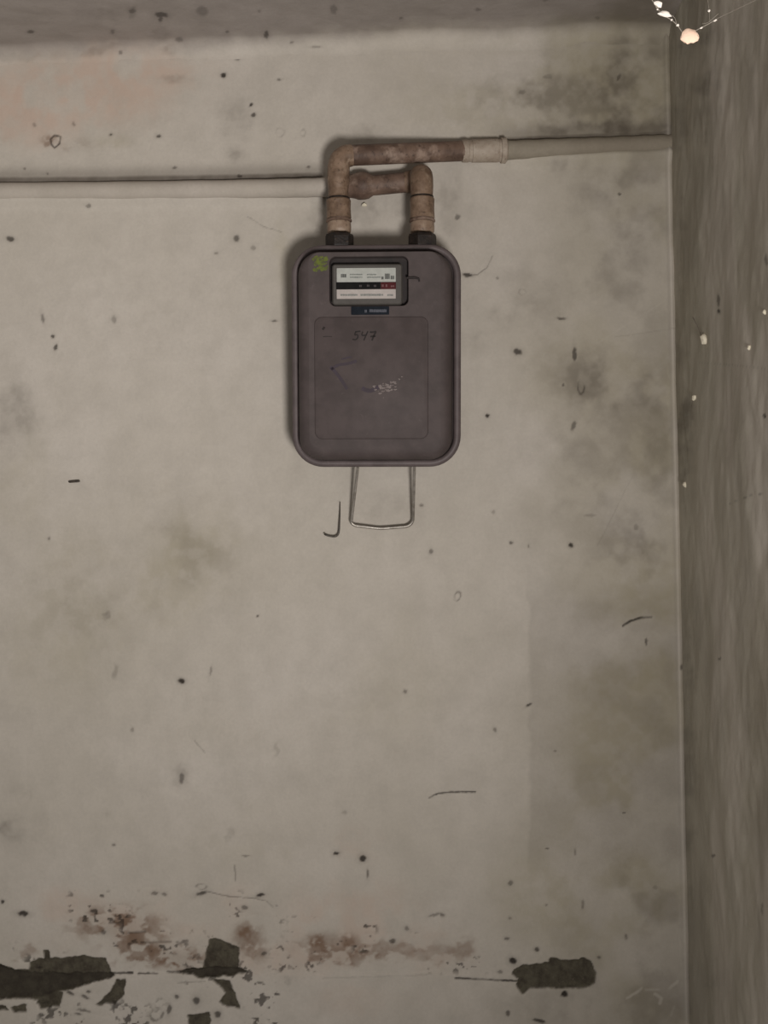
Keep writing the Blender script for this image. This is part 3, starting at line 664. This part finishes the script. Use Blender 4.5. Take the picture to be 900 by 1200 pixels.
# ------------------------------------------------------------------ gas pipes
RD = MC.y + .012                               # depth of the risers
def PW(px, py, y): return P(px, py, y)
K = (D + RD) / F                               # metres per pixel at the risers
def riser_fittings(px_top, px_bot, ys, parent, mat_a, mat_b):
    y0, y1, y2, y3 = ys                        # from top: upper sleeve, ring, lower sleeve, bottom
    top = PW(px_top, y0, RD); bot = PW(px_bot, y3, RD)
    at = lambda y: top.lerp(bot, (y - y0) / (y3 - y0)); ax = bot - top
    a = at(y0 - 1.8); h = (at(y0 + .2) - a).length
    lathe('seal_ring', a, ax, [(0, .0138), (.0003, .0146), (h, .0146)], M_NUT, parent)
    a = at(y0); h = (at(y1) - a).length
    lathe('sleeve', a, ax, [(0, .0135), (.0005, .0150), (.002, .0158), (.006, .0155), (h * .5, .0153), (h - .004, .0156), (h - .001, .0158), (h, .0148)], mat_a, parent)
    a = at(y1); h = (at(y2) - a).length
    lathe('collar', a, ax, [(0, .0140), (h * .3, .0140), (h * .4, .0163), (h * .8, .0165), (h, .0150)], M_PIPE_RUST, parent)
    a = at(y2); h = (at(y3) - a).length
    lathe('sleeve', a, ax, [(0, .0142), (.001, .0150), (h * .5, .0153), (h - .003, .0150), (h - .001, .0142), (h, .0130)], mat_b, parent)

pa = empty('gas_pipe', PW(397, 285, RD))
tag(pa, 'rusty gas pipe from the left of the meter, bending right towards the corner', 'pipe')
def sub(name, fn, parent, *a, **k):
    o = fn(name, *a, parent=None, **k); o.parent = parent; o.matrix_parent_inverse = Matrix.Translation(parent.location).inverted(); return o
def adopt(before, parent):
    for o in COL.objects:
        if o.name not in before and o is not parent and o.parent is None:
            o.parent = parent; o.matrix_parent_inverse = Matrix.Translation(parent.location).inverted()
names = {o.name for o in COL.objects}
p_up = [PW(398, 274.4, RD), PW(396.5, 234, RD), PW(396.5, 212, RD)]
tube('riser', p_up, .0128, M_PIPE_TAN)
el = fillet_path([PW(396.5, 214, RD), PW(397, 182.5, RD), PW(450, 180.5, RD + .012)], .027, 10)[:-1]
tube('elbow', [PW(396.5, 222, RD)] + el, [.0128, .0140] + [.0142] * (len(el) - 2) + [.0136], M_PIPE_TAN, seg=20)
tube('pipe_run', smooth_path([el[-2], PW(450, 180.5, RD + .014), PW(500, 178.5, RD + .032), PW(552, 176.5, -.016)], 8), .0130, M_PIPE_RUST, seg=20)
riser_fittings(396.6, 397.6, (234, 256.5, 260.5, 274.3), None, M_PIPE_TAN, M_PIPE_TANB)
ca = PW(541, 177, -.018); cb = PW(594, 176.2, -.012); ax = cb - ca; h = ax.length
lathe('coupling', ca, ax, [(0, .0130), (.001, .0145), (.008, .0146), (.009, .0138), (.013, .0138), (.0135, .0148), (h - .012, .0150), (h - .011, .0144), (h - .0085, .0144), (h - .008, .0164), (h - .002, .0166), (h - .0012, .0150), (h, .0140)], M_PIPE_CREAM)
bpy.context.view_layer.update()
wp = smooth_path([PW(590, 176.3, -.010), PW(640, 174.3, -.004), PW(700, 172, -.0005), PW(760, 169.5, .001), PW(792, 168.2, .001)], 8)
o = tube('buried_pipe', wp, [.0122 + .0003 * math.sin(i * 1.7) for i in range(len(wp))], M_PIPE_DIRTY, seg=24); o['label'] = 'length of pipe painted over in grimy wall colour'
adopt(names, pa)

pb = empty('gas_pipe', PW(495, 285, RD))
tag(pb, 'gas pipe rising from the right of the meter, turning left and running along the wall', 'pipe')
names = {o.name for o in COL.objects}
tube('riser', [PW(495, 274.4, RD), PW(494.5, 232, RD), PW(494.3, 222, RD)], .0128, M_PIPE_TAN)
BD = -.026
el2 = fillet_path([PW(494.5, 234, RD), PW(494, 203.5, RD), PW(492.5, 212, BD), PW(440, 217, BD)], [.026, .022], 10)[:-1]
tube('elbow', el2, [.0136] + [.0146] * (len(el2) - 2) + [.0136], M_PIPE_TAN, seg=20)
tube('pipe_run', [el2[-2], PW(440, 217, BD), PW(428, 217.5, BD)], .0130, M_PIPE_RUST, seg=20)
ca = PW(437, 217.2, BD); cb = PW(396, 219, -.018); ax = cb - ca; h = ax.length
lathe('socket', ca, ax, [(0, .0130), (.002, .0140), (.006, .0166), (.012, .0178), (.020, .0176), (.024, .0160), (.030, .0148), (h - .004, .0142), (h, .0132)], M_PIPE_RUST)
riser_fittings(494.6, 495.0, (232, 256.5, 260.5, 274.3), None, M_PIPE_TAN, M_PIPE_TANB)
wl = smooth_path([PW(402, 218.6, -.018), PW(370, 219.8, -.014), PW(330, 220.8, -.009), PW(250, 222.3, -.0050), PW(120, 224, -.0030), PW(0, 225, -.0030), PW(-150, 227, -.0030), PW(-700, 236, -.0030)], 8)
o = tube('buried_pipe', wl, [.0123 + .0002 * math.sin(i * 1.3) for i in range(len(wl))], M_PIPE_WALL, seg=24); o['label'] = 'length of pipe painted over in the beige wall colour'
adopt(names, pb)

# ------------------------------------------------------------------ small things on the wall
def thing_tube(name, pts, r, mat, label, cat, seg=10):
    o = tube(name, pts, r, mat, None, seg); tag(o, label, cat); return o
loop = fillet_path([P(420, 541.5, -.046), P(419, 550, -.040), P(411.6, 613, -.013), P(416, 616, -.0125), P(446, 619.5, -.012), P(478, 617, -.0125), P(484, 612, -.013), P(485.6, 550, -.040), P(486, 541.5, -.046)], .006, 5)
thing_tube('wire_loop', loop, .0019, M_WIRE, 'bent grey wire loop hanging below the gas meter', 'wire')
jw = smooth_path([P(398.5, 588, -.003), P(398.4, 600, -.006), P(397.8, 614, -.008), P(397, 624, -.008), P(394, 628.4, -.008), P(388, 628.6, -.008), P(382, 627, -.009), P(380.6, 625.6, -.010)], 6)
jr = [.0005 + .0006 * min(1, i / 14) for i in range(len(jw))]; jr[-1] = .0014; jr[-2] = .0016; jr[-3] = .0015
o = tube('wire_hook', jw, jr, M_DARKWIRE, None, 10); tag(o, 'thin dark J-shaped wire hook on the wall left of the wire loop', 'wire')
nl = [P(80.5, 564.6, -.003), P(82, 564.5, -.003), P(92, 563.8, -.003), P(93.5, 563.7, -.003)]
o = tube('staple', nl, [.0010, .0016, .0016, .0010], M_DARKWIRE, None, 8); tag(o, 'short dark staple lying flat in the plaster at left', 'staple')

def lump(name, c, rx, ry, rz, mat, seed, flat=.35, sub=2, rot=0.0, jag=1.0):
    """irregular crumb of plaster: a jagged, faceted, squashed ball"""
    random.seed(seed); bm = bmesh.new(); bmesh.ops.create_icosphere(bm, subdivisions=sub, radius=1.0)
    ph = [random.uniform(0, 6.28) for _ in range(6)]
    for v in bm.verts:
        a = math.atan2(v.co.z, v.co.x)
        k = 1 + jag * (.16 * math.sin(2 * a + ph[0]) + .12 * math.sin(3 * a + ph[1]) + .08 * math.sin(5 * a + ph[2])) + random.uniform(-.06, .06)
        v.co = Vector((v.co.x * rx * k, v.co.y * ry * (1 + random.uniform(-.15, .15)), v.co.z * rz * k))
    o = from_bm(name, bm, mat, None, True, 30); o.location = c; o.rotation_euler = (0, rot, 0); return o
tag(lump('plaster_crumb', P(427, 240, -.004), .0030, .0030, .0030, M_CRUMB, 3), 'tiny white plaster nub on the wall between the two risers', 'plaster crumb')
for i, (px, py, r, lab) in enumerate(((827, 398, 6.5, 'largest pale plaster crumb stuck to the right wall'), (879, 407, 3.4, 'small pale crumb on the right wall, right of the largest crumb'),
        (815, 466, 4.0, 'pale crumb on the right wall, below the largest crumb'), (803.5, 568, 3.4, 'lowest pale crumb on the right wall, close to the corner'), (897, 366, 3.2, 'pale crumb on the right wall at the right edge of the photo'))):
    c = PR(px, py); s = .8 * r * (D + c.y) / F
    o = lump('plaster_crumb', c - Vector((s * .3, 0, 0)), s, s * 1.0, s * 1.15, M_CRUMB, 30 + i); tag(o, lab, 'plaster crumb', 'crumbs on the right wall')
tag(tube('web_thread', [PR(813, 372) - Vector((.001, 0, 0)), PR(820, 384) - Vector((.002, 0, 0)), PR(825, 394) - Vector((.003, 0, 0))], .0005, M_WEB, None, 6), 'short pale thread above the largest crumb on the right wall', 'cobweb')

# ------------------------------------------------------------------ dusty web with plaster flakes hanging from the ceiling near the corner
WD = -.78
web = empty('cobweb', P(808, 42, WD)); tag(web, 'dusty cobweb strands sagging from the ceiling near the right corner', 'cobweb')
names = {o.name for o in COL.objects}
def cz_up(p, dz, dx): return Vector((p.x + dx, p.y, min(p.z + dz, Z_CEIL + .0)))
top1 = P(763, -2, WD); top2 = P(829, -2, WD)
up1 = Vector((top1.x - .05, WD + .02, Z_CEIL)); up2 = Vector((top2.x - .004, WD + .03, Z_CEIL))
tube('strand', [up1] + smooth_path([top1, P(770, 9, WD), P(778, 18, WD), P(787, 23.5, WD), P(794, 30, WD), P(801, 40, WD)], 5), .00030, M_WEB, None, 6)
tube('strand', [Vector((up1.x + .02, WD, Z_CEIL))] + smooth_path([P(767, -2, WD), P(771, 12, WD), P(789, 19, WD), P(793, 30, WD)], 5), .00018, M_WEB, None, 6)
wx = PR(880, 8)
rw = Vector((float(right_surface(np.array(1.95), np.array(WD))), WD, P(838, 0, WD).z + .05))
tube('strand', smooth_path([P(815, 36, WD), P(822, 32.4, WD), P(832, 27, WD), P(840, 22, WD)], 5) + [rw], [.00028] * 14 + [.00020, .00012, .00008], M_WEB, None, 6)
tube('strand', smooth_path([P(823, 28, WD), P(830, 26, WD), P(842, 16, WD)], 5), .00014, M_WEB, None, 6)
tube('strand', [up2] + smooth_path([top2, P(831, 12, WD), P(832, 26, WD)], 4), .00013, M_WEB, None, 6)
def bead(px, py, rx, rz, seed, rot=0):
    s = (D + WD) / F; return lump('dust_bead', P(px, py, WD - .0005), rx * s, rx * s * .8, rz * s, M_FLAKE, seed, sub=1, rot=rot)
bead(770.5, 11, 1.2, 1.2, 1); bead(787, 23.3, 1.5, 1.3, 2); bead(794.3, 29.5, 1.7, 1.9, 3); bead(822, 32.6, 2.0, 1.0, 4, -.5); bead(838, 24.2, 2.6, 1.1, 5, -.5); bead(831, 12.6, 1.8, 1.5, 6)
adopt(names, web)
s = (D + WD) / F
tag(lump('plaster_flake', P(808, 42.6, WD - .001), 10.2 * s, 4.0 * s, 9.2 * s, M_PEACH, 11, rot=-.3, sub=3, jag=.45), 'large peach plaster flake caught in the cobweb', 'plaster flake', 'flakes caught in the cobweb')
tag(lump('plaster_flake', P(779, 16.4, WD - .001), 7.4 * s, 3 * s, 3.8 * s, M_FLAKE, 12, rot=.05), 'oblong white plaster flake caught in the cobweb above the peach flake', 'plaster flake', 'flakes caught in the cobweb')
tag(lump('plaster_flake', P(771.5, 4.6, WD - .001), 4.6 * s, 2.4 * s, 4.2 * s, M_FLAKE, 13, rot=.4), 'topmost small white plaster flake caught in the cobweb', 'plaster flake', 'flakes caught in the cobweb')
